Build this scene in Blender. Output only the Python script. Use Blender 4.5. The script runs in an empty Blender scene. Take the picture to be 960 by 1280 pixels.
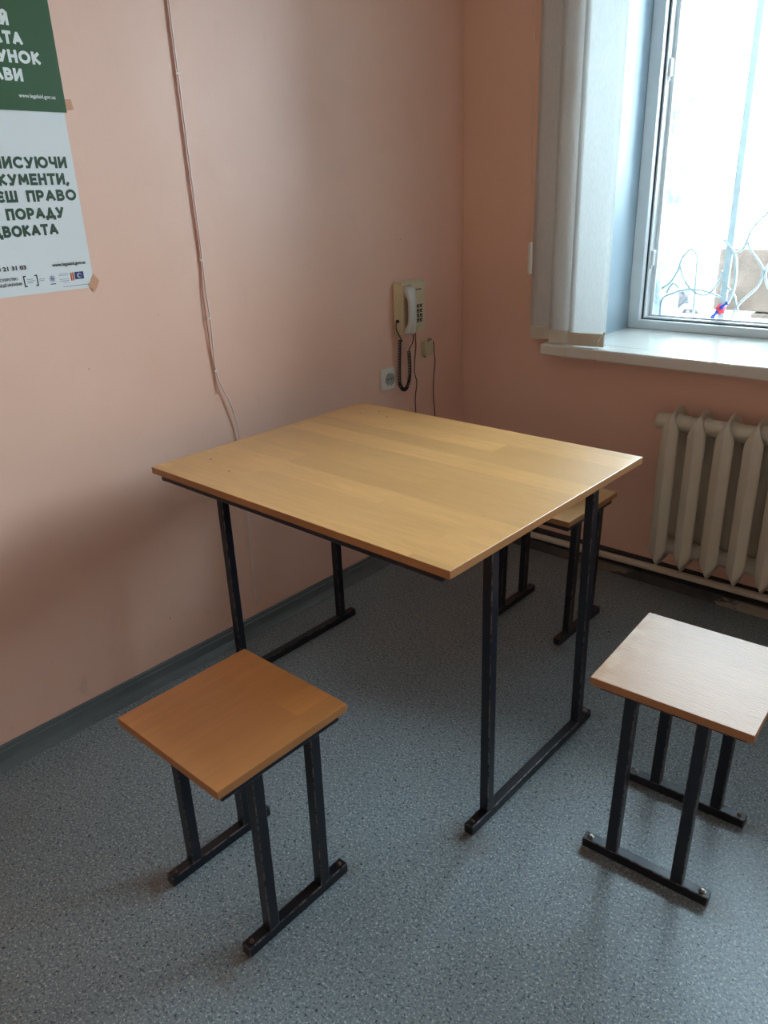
import bpy, bmesh, math, random
from mathutils import Vector, Matrix
random.seed(7)
SC = bpy.context.scene
COL = SC.collection
PI = math.pi

# ------------------------------------------------------------------ camera
def make_camera():
    yaw, pitch, roll = 0.7438, 0.3942, -0.0400
    cy, sy, cp, sp = math.cos(yaw), math.sin(yaw), math.cos(pitch), math.sin(pitch)
    fwd = Vector((-sy*cp, cy*cp, -sp)); right = Vector((cy, sy, 0)); up = right.cross(fwd)
    cr, sr = math.cos(roll), math.sin(roll)
    r = cr*right + sr*up; u = -sr*right + cr*up; b = -fwd
    cd = bpy.data.cameras.new('camera'); co = bpy.data.objects.new('camera', cd); COL.objects.link(co)
    m = Matrix(((r.x, u.x, b.x, 1.9167), (r.y, u.y, b.y, -2.6094), (r.z, u.z, b.z, 1.3952), (0, 0, 0, 1)))
    co.matrix_world = m
    cd.sensor_fit = 'HORIZONTAL'; cd.sensor_width = 36.0; cd.lens = 959.7*36/960
    cd.clip_start = 0.02; cd.clip_end = 200
    SC.camera = co
make_camera()

# ------------------------------------------------------------------ view + sky + light
SC.view_settings.view_transform = 'Standard'
SC.view_settings.look = 'None'
SC.view_settings.gamma = 1.0
SC.view_settings.use_curve_mapping = False
SC.view_settings.exposure = 1.28

SKY = 13.0
w = bpy.data.worlds.new('overcast_sky'); SC.world = w; w.use_nodes = True
bg = w.node_tree.nodes['Background']
bg.inputs['Color'].default_value = (0.69, 0.865, 1.0, 1); bg.inputs['Strength'].default_value = SKY

def portal(x0, x1, y, z0, z1):
    l = bpy.data.lights.new('window_portal', 'AREA'); l.shape = 'RECTANGLE'
    l.size = x1-x0; l.size_y = z1-z0; l.cycles.is_portal = True
    o = bpy.data.objects.new('window_portal', l); COL.objects.link(o)
    o.location = ((x0+x1)/2, y, (z0+z1)/2)
    o.rotation_euler = (-PI/2, 0, 0)         # area light shines along -Z local -> -y
portal(0.56, 2.68, 0.72, 0.86, 2.40)

# ------------------------------------------------------------------ helpers
M = {}
def new_mesh_obj(name, bm, mat=None, parent=None, smooth=False, kind=None, label=None):
    bm.normal_update()
    if mat is not None and mat is M.get('steel'):
        for f in bm.faces:
            f.material_index = 1 if max(abs(c) for c in f.normal) < 0.95 else 0
        mat = [M['steel'], M['steel_edge']]
    me = bpy.data.meshes.new(name); bm.to_mesh(me); bm.free()
    if smooth:
        for p in me.polygons: p.use_smooth = True
    o = bpy.data.objects.new(name, me); COL.objects.link(o)
    if mat:
        for m_ in (mat if isinstance(mat, (list, tuple)) else [mat]): me.materials.append(m_)
    if parent: o.parent = parent
    if kind: o['kind'] = kind
    if label: o['label'] = label
    return o

def empty(name, loc=(0, 0, 0), rz=0, label=None, cat=None, group=None, kind=None):
    o = bpy.data.objects.new(name, None); COL.objects.link(o)
    o.location = loc; o.rotation_euler = (0, 0, rz); o.empty_display_size = 0.05
    tag(o, label, cat, group, kind)
    return o

def tag(o, label=None, cat=None, group=None, kind=None):
    if label: o['label'] = label
    if cat: o['category'] = cat
    if group: o['group'] = group
    if kind: o['kind'] = kind
    return o

def box(bm, x0, x1, y0, y1, z0, z1, bev=0.0, seg=2, mat=0):
    vs = [bm.verts.new((x, y, z)) for x in (x0, x1) for y in (y0, y1) for z in (z0, z1)]
    q = [(0, 1, 3, 2), (4, 6, 7, 5), (0, 4, 5, 1), (2, 3, 7, 6), (0, 2, 6, 4), (1, 5, 7, 3)]
    fs = [bm.faces.new([vs[i] for i in f]) for f in q]
    for f in fs: f.material_index = mat
    if bev:
        es = list({e for f in fs for e in f.edges})
        bmesh.ops.bevel(bm, geom=es, offset=bev, segments=seg, affect='EDGES', profile=0.5)
    return vs

def quad(bm, pts, mat=0):
    f = bm.faces.new([bm.verts.new(p) for p in pts]); f.material_index = mat; return f

def catmull(pts, n=8):
    P = [Vector(p) for p in pts]; out = []
    if len(P) < 3: return P
    for i in range(len(P)-1):
        p0 = P[max(i-1, 0)]; p1 = P[i]; p2 = P[i+1]; p3 = P[min(i+2, len(P)-1)]
        for k in range(n):
            t = k/n
            out.append(0.5*((2*p1)+(-p0+p2)*t+(2*p0-5*p1+4*p2-p3)*t*t+(-p0+3*p1-3*p2+p3)*t**3))
    out.append(P[-1]); return out

def tube(bm, pts, r, seg=8, caps=True):
    P = [Vector(p) for p in pts]; n = len(P); rings = []
    up = Vector((0, 0, 1)); prev = None
    for i in range(n):
        t = (P[min(i+1, n-1)]-P[max(i-1, 0)]).normalized()
        if prev is None:
            a = up if abs(t.dot(up)) < 0.9 else Vector((1, 0, 0))
            u = t.cross(a).normalized()
        else:
            u = (prev - t*prev.dot(t)).normalized()
        prev = u; v = t.cross(u)
        rr = r[i] if isinstance(r, (list, tuple)) else r
        rings.append([bm.verts.new(P[i]+rr*(math.cos(2*PI*k/seg)*u+math.sin(2*PI*k/seg)*v)) for k in range(seg)])
    for a, b in zip(rings, rings[1:]):
        for k in range(seg):
            bm.faces.new((a[k], a[(k+1) % seg], b[(k+1) % seg], b[k]))
    if caps:
        bm.faces.new(list(reversed(rings[0]))); bm.faces.new(rings[-1])

def lathe(bm, prof, axis_o, axis='y', seg=24, cap=True):
    # prof: (radius, distance along axis)
    o = Vector(axis_o); rings = []
    for r, d in prof:
        ring = []
        for k in range(seg):
            c, s = math.cos(2*PI*k/seg)*r, math.sin(2*PI*k/seg)*r
            p = {'x': (d, c, s), 'y': (c, d, s), 'z': (c, s, d)}[axis]
            ring.append(bm.verts.new(o+Vector(p)))
        rings.append(ring)
    for a, b in zip(rings, rings[1:]):
        for k in range(seg): bm.faces.new((a[k], a[(k+1) % seg], b[(k+1) % seg], b[k]))
    if cap:
        bm.faces.new(rings[0]); bm.faces.new(rings[-1])
    bmesh.ops.recalc_face_normals(bm, faces=bm.faces)

def extrude_outline(bm, pts2d, d0, d1, plane='yz'):
    """closed outline extruded along the remaining axis"""
    def P(a, b, d):
        return {'yz': (d, a, b), 'xz': (a, d, b), 'xy': (a, b, d)}[plane]
    A = [bm.verts.new(P(a, b, d0)) for a, b in pts2d]; B = [bm.verts.new(P(a, b, d1)) for a, b in pts2d]
    n = len(A)
    for k in range(n): bm.faces.new((A[k], A[(k+1) % n], B[(k+1) % n], B[k]))
    bm.faces.new(list(reversed(A))); bm.faces.new(B)
    bmesh.ops.recalc_face_normals(bm, faces=bm.faces)

# ------------------------------------------------------------------ materials
def srgb(r, g, b):
    f = lambda c: (c/255/12.92) if c/255 <= 0.04045 else ((c/255+0.055)/1.055)**2.4
    return (f(r), f(g), f(b), 1)

class NT:
    def __init__(s, name):
        s.m = bpy.data.materials.new(name); s.m.use_nodes = True
        s.t = s.m.node_tree; s.n = s.t.nodes; s.l = s.t.links
        s.b = s.n['Principled BSDF']; s.out = s.n['Material Output']
    def node(s, typ, **kw):
        nd = s.n.new(typ)
        for k, v in kw.items():
            if k in nd.bl_rna.properties.keys(): setattr(nd, k, v)
            else: nd.inputs[k].default_value = v
        return nd
    def link(s, a, b): s.l.new(a, b)
    def coords(s, scale=(1, 1, 1), loc=(0, 0, 0), rot=(0, 0, 0), kind='Object'):
        tc = s.node('ShaderNodeTexCoord'); mp = s.node('ShaderNodeMapping')
        mp.inputs['Scale'].default_value = scale; mp.inputs['Location'].default_value = loc; mp.inputs['Rotation'].default_value = rot
        s.link(tc.outputs[kind], mp.inputs['Vector']); return mp.outputs['Vector']
    def noise(s, vec, scale, detail=3, rough=0.5):
        nd = s.node('ShaderNodeTexNoise'); nd.inputs['Scale'].default_value = scale
        nd.inputs['Detail'].default_value = detail; nd.inputs['Roughness'].default_value = rough
        s.link(vec, nd.inputs['Vector']); return nd.outputs['Fac']
    def ramp(s, fac, stops, interp='LINEAR'):
        nd = s.node('ShaderNodeValToRGB'); cr = nd.color_ramp; cr.interpolation = interp
        while len(cr.elements) > len(stops): cr.elements.remove(cr.elements[-1])
        while len(cr.elements) < len(stops): cr.elements.new(0.5)
        for e, (p, c) in zip(cr.elements, stops): e.position = p; e.color = c
        s.link(fac, nd.inputs['Fac']); return nd.outputs['Color']
    def mix(s, fac, a, b, mode='MIX'):
        nd = s.node('ShaderNodeMix', data_type='RGBA', blend_type=mode)
        for sock, v in ((nd.inputs[0], fac), (nd.inputs[6], a), (nd.inputs[7], b)):
            if isinstance(v, (int, float, tuple)): sock.default_value = v
            else: s.link(v, sock)
        return nd.outputs[2]
    def math(s, op, a, b=0.0):
        nd = s.node('ShaderNodeMath', operation=op)
        for sock, v in ((nd.inputs[0], a), (nd.inputs[1], b)):
            if isinstance(v, (int, float)): sock.default_value = v
            else: s.link(v, sock)
        return nd.outputs[0]
    def bump(s, h, strength=0.2, dist=0.002):
        nd = s.node('ShaderNodeBump'); nd.inputs['Strength'].default_value = strength; nd.inputs['Distance'].default_value = dist
        s.link(h, nd.inputs['Height']); s.link(nd.outputs['Normal'], s.b.inputs['Normal']); return nd
    def set(s, **kw):
        for k, v in kw.items():
            k2 = k.replace('_', ' ')
            if isinstance(v, (int, float, tuple)): s.b.inputs[k2].default_value = v
            else: s.link(v, s.b.inputs[k2])
        return s

W4 = (1, 1, 1, 1); K4 = (0, 0, 0, 1)

def m_plain(name, col, rough=0.5, metal=0.0, var=0.06, scale=30, bump=0.0):
    t = NT(name); v = t.coords()
    n = t.noise(v, scale, 4)
    c2 = tuple(min(1, c*(1+var)) for c in col[:3])+(1,); c1 = tuple(c*(1-var) for c in col[:3])+(1,)
    t.set(Base_Color=t.ramp(n, [(0.3, c1), (0.7, c2)]), Roughness=rough, Metallic=metal)
    if bump: t.bump(t.noise(v, scale*8, 3), bump, 0.001)
    return t.m

def m_wall():
    t = NT('pink_wall_paint'); v = t.coords()
    base = srgb(233, 183, 165)
    n = t.noise(v, 1.6, 4, 0.6)
    c = t.ramp(n, [(0.3, srgb(232, 187, 163)), (0.7, srgb(238, 196, 174))])
    # faint smudges
    n2 = t.noise(t.coords(scale=(1, 3, 1.3)), 5, 6, 0.7)
    sm = t.ramp(n2, [(0.60, K4), (0.80, W4)])
    smf = t.math('MULTIPLY', sm, 0.22)
    c = t.mix(smf, c, srgb(205, 160, 146))
    # small knocks and nail holes
    vo = t.node('ShaderNodeTexVoronoi'); vo.inputs['Scale'].default_value = 5.5; t.link(v, vo.inputs['Vector'])
    dots = t.math('LESS_THAN', vo.outputs['Distance'], 0.014)
    c = t.mix(t.math('MULTIPLY', dots, 0.7), c, srgb(120, 84, 74))
    # dark scuffs near the skirting
    sep = t.node('ShaderNodeSeparateXYZ'); tc = t.node('ShaderNodeTexCoord'); t.link(tc.outputs['Object'], sep.inputs[0])
    low = t.node('ShaderNodeMapRange'); low.inputs['From Min'].default_value = 0.05; low.inputs['From Max'].default_value = 0.32
    low.inputs['To Min'].default_value = 1; low.inputs['To Max'].default_value = 0; t.link(sep.outputs['Z'], low.inputs['Value'])
    n3 = t.noise(t.coords(scale=(1, 1, 1)), 14, 6, 0.75)
    sc = t.ramp(n3, [(0.58, K4), (0.70, W4)])
    c = t.mix(t.math('MULTIPLY', t.math('MULTIPLY', sc, low.outputs[0]), 0.45), c, srgb(176, 140, 128))
    t.set(Base_Color=c, Roughness=0.42)
    h = t.noise(v, 55, 4, 0.6)
    h2 = t.noise(v, 5, 3, 0.5)
    hh = t.math('ADD', h, t.math('MULTIPLY', h2, 6.0))
    t.bump(hh, 0.18, 0.0016)
    return t.m

def m_floor():
    t = NT('speckled_linoleum'); v = t.coords()
    n0 = t.noise(v, 3, 3); base = t.ramp(n0, [(0.3, srgb(122, 132, 135)), (0.7, srgb(133, 143, 145))])
    n1 = t.noise(v, 150, 2, 0.6)
    c = t.mix(t.ramp(n1, [(0.50, K4), (0.66, W4)]), base, srgb(84, 98, 108))
    n2 = t.noise(t.coords(loc=(3, 7, 1)), 190, 2, 0.6)
    c = t.mix(t.ramp(n2, [(0.56, K4), (0.66, W4)]), c, srgb(186, 194, 192))
    n3 = t.noise(t.coords(loc=(9, 2, 5)), 120, 2, 0.5)
    c = t.mix(t.ramp(n3, [(0.63, K4), (0.69, W4)]), c, srgb(50, 58, 68))
    n4 = t.noise(t.coords(loc=(1, 12, 5)), 130, 2, 0.5)
    c = t.mix(t.ramp(n4, [(0.66, K4), (0.71, W4)]), c, srgb(96, 124, 158))
    # brown rust and dirt marks beside the screwed down feet
    spots = [(0.66, -2.05, .07), (0.97, -2.06, .07), (1.12, -1.50, .08), (1.345, -1.345, .05), (1.62, -1.325, .05),
             (1.60, -1.06, .05), (1.345, -1.09, .04), (0.88, -0.66, .05), (0.97, -1.74, .03), (1.47, -1.34, .05), (1.14, -0.9, .03)]
    nz = t.noise(v, 28, 5, 0.7); acc = None
    tc = t.node('ShaderNodeTexCoord')
    for (x, y, r) in spots:
        d = t.node('ShaderNodeVectorMath', operation='DISTANCE'); t.link(tc.outputs['Object'], d.inputs[0]); d.inputs[1].default_value = (x, y, 0)
        mr = t.node('ShaderNodeMapRange'); mr.inputs['From Min'].default_value = 0; mr.inputs['From Max'].default_value = r
        mr.inputs['To Min'].default_value = 1; mr.inputs['To Max'].default_value = 0; t.link(d.outputs['Value'], mr.inputs['Value'])
        acc = mr.outputs[0] if acc is None else t.math('MAXIMUM', acc, mr.outputs[0])
    f = t.math('MULTIPLY', acc, t.ramp(nz, [(0.35, K4), (0.65, W4)]))
    c = t.mix(t.math('MULTIPLY', f, 0.75), c, srgb(104, 84, 66))
    # uneven darkening toward the back wall
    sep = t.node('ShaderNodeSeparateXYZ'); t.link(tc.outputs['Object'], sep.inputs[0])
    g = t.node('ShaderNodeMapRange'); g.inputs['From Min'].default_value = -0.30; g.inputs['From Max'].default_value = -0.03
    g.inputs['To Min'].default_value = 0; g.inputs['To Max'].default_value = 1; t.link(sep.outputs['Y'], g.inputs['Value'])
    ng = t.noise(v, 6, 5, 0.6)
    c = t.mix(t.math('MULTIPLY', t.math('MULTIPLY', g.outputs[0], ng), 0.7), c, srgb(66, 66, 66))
    # scattered crumbs
    vo = t.node('ShaderNodeTexVoronoi'); vo.inputs['Scale'].default_value = 4.5; t.link(v, vo.inputs['Vector'])
    c = t.mix(t.math('MULTIPLY', t.math('LESS_THAN', vo.outputs['Distance'], 0.018), 0.85), c, srgb(36, 34, 34))
    t.set(Base_Color=c, Roughness=0.42)
    t.bump(t.noise(v, 160, 3), 0.10, 0.001)
    return t.m

def m_laminate(name, along='x', base=(205, 152, 92), spread=1.0, rough=0.3, stave=0.075, length=0.62, dots=None, worn=False, seed=0.0):
    t = NT(name)
    rot = (0, 0, 0) if along == 'x' else (0, 0, PI/2)
    v = t.coords(rot=rot, loc=(seed, seed*0.37, 0))
    br = t.node('ShaderNodeTexBrick'); br.offset = 0.37; br.squash = 1.0
    br.inputs['Color1'].default_value = K4; br.inputs['Color2'].default_value = W4; br.inputs['Mortar'].default_value = (.5, .5, .5, 1)
    br.inputs['Scale'].default_value = 1.0; br.inputs['Mortar Size'].default_value = 0.0
    br.inputs['Brick Width'].default_value = length; br.inputs['Row Height'].default_value = stave
    t.link(v, br.inputs['Vector'])
    b = [c for c in base]
    mk = lambda k: srgb(*[max(0, min(255, c*k)) for c in b])
    c = t.ramp(br.outputs['Color'], [(0.0, mk(1-0.045*spread)), (0.5, mk(1.0)), (1.0, mk(1+0.035*spread))])
    # long grain, shifted per stave
    ofs = t.node('ShaderNodeVectorMath', operation='MULTIPLY_ADD')
    t.link(br.outputs['Color'], ofs.inputs[0]); ofs.inputs[1].default_value = (3.1, 5.7, 0); t.link(v, ofs.inputs[2])
    mp = t.node('ShaderNodeMapping'); mp.inputs['Scale'].default_value = (2.2, 26, 1); t.link(ofs.outputs[0], mp.inputs['Vector'])
    g = t.noise(mp.outputs[0], 3.0, 6, 0.65)
    c = t.mix(t.math('MULTIPLY', t.ramp(g, [(0.40, K4), (0.72, W4)]), 0.40), c, mk(0.84))
    mp2 = t.node('ShaderNodeMapping'); mp2.inputs['Scale'].default_value = (1.6, 7.0, 1); t.link(ofs.outputs[0], mp2.inputs['Vector'])
    g2 = t.noise(mp2.outputs[0], 2.4, 4, 0.6)
    c = t.mix(t.math('MULTIPLY', t.ramp(g2, [(0.35, K4), (0.65, W4)]), 0.30), c, mk(0.86))
    mp3 = t.node('ShaderNodeMapping'); mp3.inputs['Scale'].default_value = (30, 320, 1); t.link(ofs.outputs[0], mp3.inputs['Vector'])
    fine = t.noise(mp3.outputs[0], 2.0, 3, 0.6)
    c = t.mix(t.math('MULTIPLY', t.ramp(fine, [(0.45, K4), (0.75, W4)]), 0.22), c, mk(0.80))
    if dots:
        tc = t.node('ShaderNodeTexCoord'); acc = None
        for (x, y) in dots:
            d = t.node('ShaderNodeVectorMath', operation='DISTANCE'); t.link(tc.outputs['Object'], d.inputs[0]); d.inputs[1].default_value = (x, y, 0.75)
            m_ = t.math('LESS_THAN', d.outputs['Value'], 0.0035)
            acc = m_ if acc is None else t.math('MAXIMUM', acc, m_)
        c = t.mix(acc, c, srgb(60, 34, 24))
    if worn:
        tc = t.node('ShaderNodeTexCoord'); sep = t.node('ShaderNodeSeparateXYZ'); t.link(tc.outputs['Object'], sep.inputs[0])
        ed = t.node('ShaderNodeMapRange'); ed.inputs['From Min'].default_value = 0.09; ed.inputs['From Max'].default_value = 0.158
        ed.inputs['To Min'].default_value = 0; ed.inputs['To Max'].default_value = 1
        ax = 'X' if along == 'x' else 'Y'
        t.link(sep.outputs[ax], ed.inputs['Value'])
        nn = t.noise(t.coords(scale=(1, 1, 1)), 22, 5, 0.7)
        f = t.math('MULTIPLY', ed.outputs[0], t.ramp(nn, [(0.40, K4), (0.62, W4)]))
        c = t.mix(t.math('MULTIPLY', f, 0.35), c, srgb(206, 176, 144))
    t.set(Base_Color=c, Roughness=rough)
    mp4 = t.node('ShaderNodeMapping'); mp4.inputs['Scale'].default_value = (18, 150, 1); t.link(v, mp4.inputs['Vector'])
    t.bump(t.noise(mp4.outputs[0], 2.2, 4, 0.6), 0.40 if worn else 0.12, 0.0012)
    t.b.inputs['Specular IOR Level'].default_value = 0.18 if worn else 0.5
    return t.m

def m_steel(worn=False):
    t = NT('rubbed_enamel_edge' if worn else 'navy_black_enamel'); v = t.coords()
    n = t.noise(v, 18, 5, 0.65)
    c = t.ramp(n, [(0.35, srgb(13, 17, 27)), (0.7, srgb(20, 25, 37))])
    if worn:      # paint rubbed through to brown primer and metal on the rounded edges
        n2 = t.noise(v, 55, 4, 0.7)
        c = t.mix(t.math('MULTIPLY', t.ramp(n2, [(0.44, K4), (0.58, W4)]), 0.8), c, srgb(122, 112, 104))
    else:
        n3 = t.noise(t.coords(loc=(4, 4, 4)), 22, 5, 0.7)
        c = t.mix(t.math('MULTIPLY', t.ramp(n3, [(0.60, K4), (0.70, W4)]), 0.18), c, srgb(84, 64, 52))
    t.set(Base_Color=c, Roughness=0.32)
    t.bump(t.noise(v, 90, 3), 0.12, 0.001)
    return t.m

def m_trans_fabric():
    t = NT('blind_fabric'); v = t.coords()
    c = t.ramp(t.noise(t.coords(scale=(400, 400, 60)), 1.0, 2), [(0.3, srgb(230, 232, 231)), (0.7, srgb(241, 242, 240))])
    df = t.node('ShaderNodeBsdfDiffuse'); tr = t.node('ShaderNodeBsdfTranslucent'); mx = t.node('ShaderNodeMixShader'); mx.inputs[0].default_value = 0.53
    t.link(c, df.inputs['Color']); t.link(c, tr.inputs['Color'])
    t.link(df.outputs[0], mx.inputs[1]); t.link(tr.outputs[0], mx.inputs[2]); t.link(mx.outputs[0], t.out.inputs['Surface'])
    return t.m

def m_glass():
    t = NT('window_glass')
    tr = t.node('ShaderNodeBsdfTransparent'); tr.inputs['Color'].default_value = (0.95, 0.98, 0.98, 1)
    gl = t.node('ShaderNodeBsdfGlossy'); gl.inputs['Roughness'].default_value = 0.02
    fr = t.node('ShaderNodeFresnel'); fr.inputs['IOR'].default_value = 1.45
    mx = t.node('ShaderNodeMixShader'); t.link(fr.outputs[0], mx.inputs[0]); t.link(tr.outputs[0], mx.inputs[1]); t.link(gl.outputs[0], mx.inputs[2])
    t.link(mx.outputs[0], t.out.inputs['Surface'])
    return t.m

def m_peel():
    t = NT('peeling_skirting_paint'); v = t.coords(scale=(0.4, 1, 1.6))
    n = t.noise(v, 5.5, 6, 0.62)
    tc = t.node('ShaderNodeTexCoord'); sep = t.node('ShaderNodeSeparateXYZ'); t.link(tc.outputs['Object'], sep.inputs[0])
    mr = t.node('ShaderNodeMapRange'); mr.inputs['From Min'].default_value = 0.45; mr.inputs['From Max'].default_value = 1.0; t.link(sep.outputs['X'], mr.inputs['Value'])
    f = t.math('MULTIPLY', t.ramp(n, [(0.525, K4), (0.545, W4)]), mr.outputs[0])
    sepz = t.node('ShaderNodeMapRange'); sepz.inputs['From Min'].default_value = 0.034; sepz.inputs['From Max'].default_value = 0.026; t.link(sep.outputs['Z'], sepz.inputs['Value'])
    f = t.math('MULTIPLY', f, sepz.outputs[0])
    dark = t.ramp(t.noise(t.coords(), 30, 4), [(0.3, srgb(40, 40, 42)), (0.7, srgb(62, 62, 64))])
    c = t.mix(f, dark, srgb(136, 128, 114))
    t.set(Base_Color=c, Roughness=0.6); t.bump(f, 0.6, 0.002)
    return t.m

def m_plaster(name, a, b, scale=6, bump=0.6):
    t = NT(name); v = t.coords(); n = t.noise(v, scale, 7, 0.65)
    t.set(Base_Color=t.ramp(n, [(0.3, a), (0.7, b)]), Roughness=0.9); t.bump(t.noise(v, scale*5, 5, 0.7), bump, 0.01)
    return t.m

M.update(
    wall=m_wall(), floor=m_floor(), steel=m_steel(), steel_edge=m_steel(True), fabric=m_trans_fabric(), glass=m_glass(), peel=m_peel(),
    table=m_laminate('beech_laminate_tabletop', 'x', (209, 158, 100), 1.5, 0.30, dots=[(-.415, -.27), (-.295, -.30), (-.40, .30), (-.36, .345), (-.30, .315)], seed=.23),
    seat1=m_laminate('beech_laminate_orange_seat', 'y', (206, 138, 78), 1.2, 0.36, seed=1.31),
    seat2=m_laminate('beech_laminate_worn_seat', 'y', (160, 112, 70), 0.8, 0.31, worn=True, seed=2.7),
    seat3=m_laminate('beech_laminate_pale_seat', 'y', (202, 152, 98), 1.0, 0.36, seed=4.1),
    edge=m_plain('beech_edge_banding', srgb(160, 108, 62), 0.45, var=0.10, scale=14),
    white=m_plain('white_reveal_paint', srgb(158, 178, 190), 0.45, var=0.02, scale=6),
    pvc=m_plain('white_window_plastic', srgb(222, 226, 226), 0.30, var=0.015),
    sill=m_plain('white_sill_plastic', srgb(226, 222, 212), 0.12, var=0.02, scale=5),
    gasket=m_plain('black_rubber_gasket', srgb(34, 38, 52), 0.5),
    bolt=m_plain('zinc_bolt_head', srgb(150, 142, 130), 0.35, 0.9, var=0.2, scale=200),
    rust=m_plain('rusty_screw', srgb(96, 72, 58), 0.6, 0.5, var=0.3, scale=300),
    cream=m_plain('cream_radiator_enamel', srgb(206, 198, 178), 0.38, var=0.05, scale=12, bump=0.35),
    pipe=m_plain('cream_pipe_enamel', srgb(212, 202, 182), 0.40, var=0.10, scale=9, bump=0.3),
    vinyl=m_plain('grey_vinyl_skirting', srgb(94, 104, 106), 0.34, var=0.06, scale=20),
    ceil=m_plain('white_ceiling', srgb(235, 232, 226), 0.9, var=0.02),
    phone=m_plain('aged_ivory_phone_plastic', srgb(214, 204, 170), 0.42, var=0.03, scale=20),
    handset=m_plain('light_grey_handset_plastic', srgb(205, 205, 198), 0.35, var=0.02),
    keyc=m_plain('ivory_key_plastic', srgb(196, 188, 158), 0.4), keyd=m_plain('dark_key_surround', srgb(46, 44, 42), 0.5),
    coil=m_plain('black_coiled_cord', srgb(18, 18, 22), 0.4), brown=m_plain('brown_phone_wire', srgb(92, 58, 44), 0.5),
    wire=m_plain('white_wire', srgb(226, 208, 198), 0.4), socket=m_plain('ivory_socket_plastic', srgb(226, 222, 208), 0.3, var=0.02),
    hole=m_plain('socket_hole_black', srgb(20, 18, 18), 0.7), jack=m_plain('yellowed_jack_plastic', srgb(192, 184, 142), 0.45, var=0.08),
    weight=m_plain('beige_slat_weight', srgb(206, 196, 178), 0.5, var=0.03), chain=m_plain('cream_bead_chain', srgb(214, 196, 160), 0.4),
    green=m_plain('green_poster_paper', srgb(36, 78, 32), 0.5, var=0.03, scale=3), paper=m_plain('white_poster_paper', srgb(222, 224, 222), 0.5, var=0.015, scale=3),
    inkw=m_plain('white_print', srgb(228, 232, 226), 0.35), inkg=m_plain('dark_green_print', srgb(38, 66, 40), 0.5), inkk=m_plain('black_print', srgb(52, 54, 56), 0.5),
    inkn=m_plain('navy_print', srgb(36, 40, 104), 0.5), inkr=m_plain('red_print', srgb(184, 74, 56), 0.5), inkb=m_plain('grey_blue_print', srgb(120, 130, 170), 0.5), inky=m_plain('yellow_print', srgb(226, 210, 120), 0.5),
    tape=m_plain('clear_brown_tape', srgb(214, 160, 128), 0.25, var=0.03),
    iron=m_plain('white_painted_iron', srgb(158, 168, 168), 0.5, var=0.08, scale=40), snow=m_plaster('ledge_plaster', srgb(205, 208, 210), srgb(235, 236, 236), 4, 0.5),
    yard=m_plaster('patchy_snowy_soil', srgb(34, 42, 50), srgb(225, 225, 225), 2.6), concrete=m_plaster('weathered_concrete', srgb(52, 46, 40), srgb(84, 76, 68), 8),
    masonry=m_plaster('outer_rough_plaster', srgb(92, 104, 110), srgb(150, 162, 166), 16, 0.7),
    cloth_r=m_plain('red_cloth', srgb(190, 40, 60), 0.8), cloth_b=m_plain('blue_cloth', srgb(36, 60, 150), 0.8),
    rubble=m_plaster('broken_brick', srgb(40, 46, 54), srgb(90, 90, 92), 20),
)

# ------------------------------------------------------------------ room shell
RX, RY, RH = 3.60, -4.40, 2.75
WX0, WX1, WZ0, WZ1, WD = 0.535, 2.70, 0.836, 2.42, 0.377   # window recess in the far wall; unseen right part widened to add daylight

bm = bmesh.new(); box(bm, 0, RX, RY, 0, -0.05, 0)
tag(new_mesh_obj('floor', bm, M['floor'], kind='structure'), 'grey blue speckled linoleum floor')
bm = bmesh.new(); box(bm, -0.2, RX+0.2, RY-0.2, 0.78, RH, RH+0.1)
new_mesh_obj('ceiling', bm, M['ceil'], kind='structure')
bm = bmesh.new(); box(bm, -0.2, 0, RY-0.2, 0.0, -0.05, RH)
tag(new_mesh_obj('wall_left', bm, M['wall'], kind='structure'), 'long pink painted wall with the posters')
bm = bmesh.new(); box(bm, RX, RX+0.2, RY-0.2, 0.0, -0.05, RH)
new_mesh_obj('wall_right', bm, M['wall'], kind='structure')
bm = bmesh.new(); box(bm, 0, RX, RY-0.2, RY, -0.05, RH)
new_mesh_obj('wall_front', bm, M['wall'], kind='structure')

# far wall with the deep window recess (pink room side, white reveal, rough outer masonry)
bm = bmesh.new()
for (a, b, c, d) in ((-0.2, WX0, -0.05, RH), (WX1, RX+0.2, -0.05, RH), (WX0, WX1, -0.05, WZ0), (WX0, WX1, WZ1, RH)):
    box(bm, a, b, 0.0, 0.70, c, d)
wb = tag(new_mesh_obj('wall_back', bm, M['wall'], kind='structure'), 'shaded pink wall with the window and radiator')
# white lining of the recess, 4 mm proud of the masonry
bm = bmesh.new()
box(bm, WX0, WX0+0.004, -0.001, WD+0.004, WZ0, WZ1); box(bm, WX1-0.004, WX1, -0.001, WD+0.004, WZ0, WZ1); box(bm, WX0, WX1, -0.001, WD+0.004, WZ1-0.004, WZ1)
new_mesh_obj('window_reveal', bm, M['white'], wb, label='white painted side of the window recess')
# uneven outer plaster edge past the frame
bm = bmesh.new()
rnd = random.Random(3); N = 60; y0, y1 = 0.4815, 0.70
cols = []
for i in range(N+1):
    z = 0.80+(WZ1-0.80)*i/N
    e = 0.078+0.010*math.sin(z*9)+0.010*math.sin(z*23+1)+rnd.uniform(-.005, .005)
    cols.append([bm.verts.new((WX0+a, b, z)) for a, b in ((0.0, y0), (0.060, y0), (e*0.86, y0+0.05), (e+rnd.uniform(-.003, .003), y1-.05), (e-.012, y1), (0, y1))])
for a, b in zip(cols, cols[1:]):
    for k in range(6): bm.faces.new((a[k], a[(k+1) % 6], b[(k+1) % 6], b[k]))
bm.faces.new(cols[0]); bm.faces.new(list(reversed(cols[-1]))); bmesh.ops.recalc_face_normals(bm, faces=bm.faces)
new_mesh_obj('outer_plaster_edge', bm, M['masonry'], wb, label='rough flaking outer plaster edge')
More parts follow.
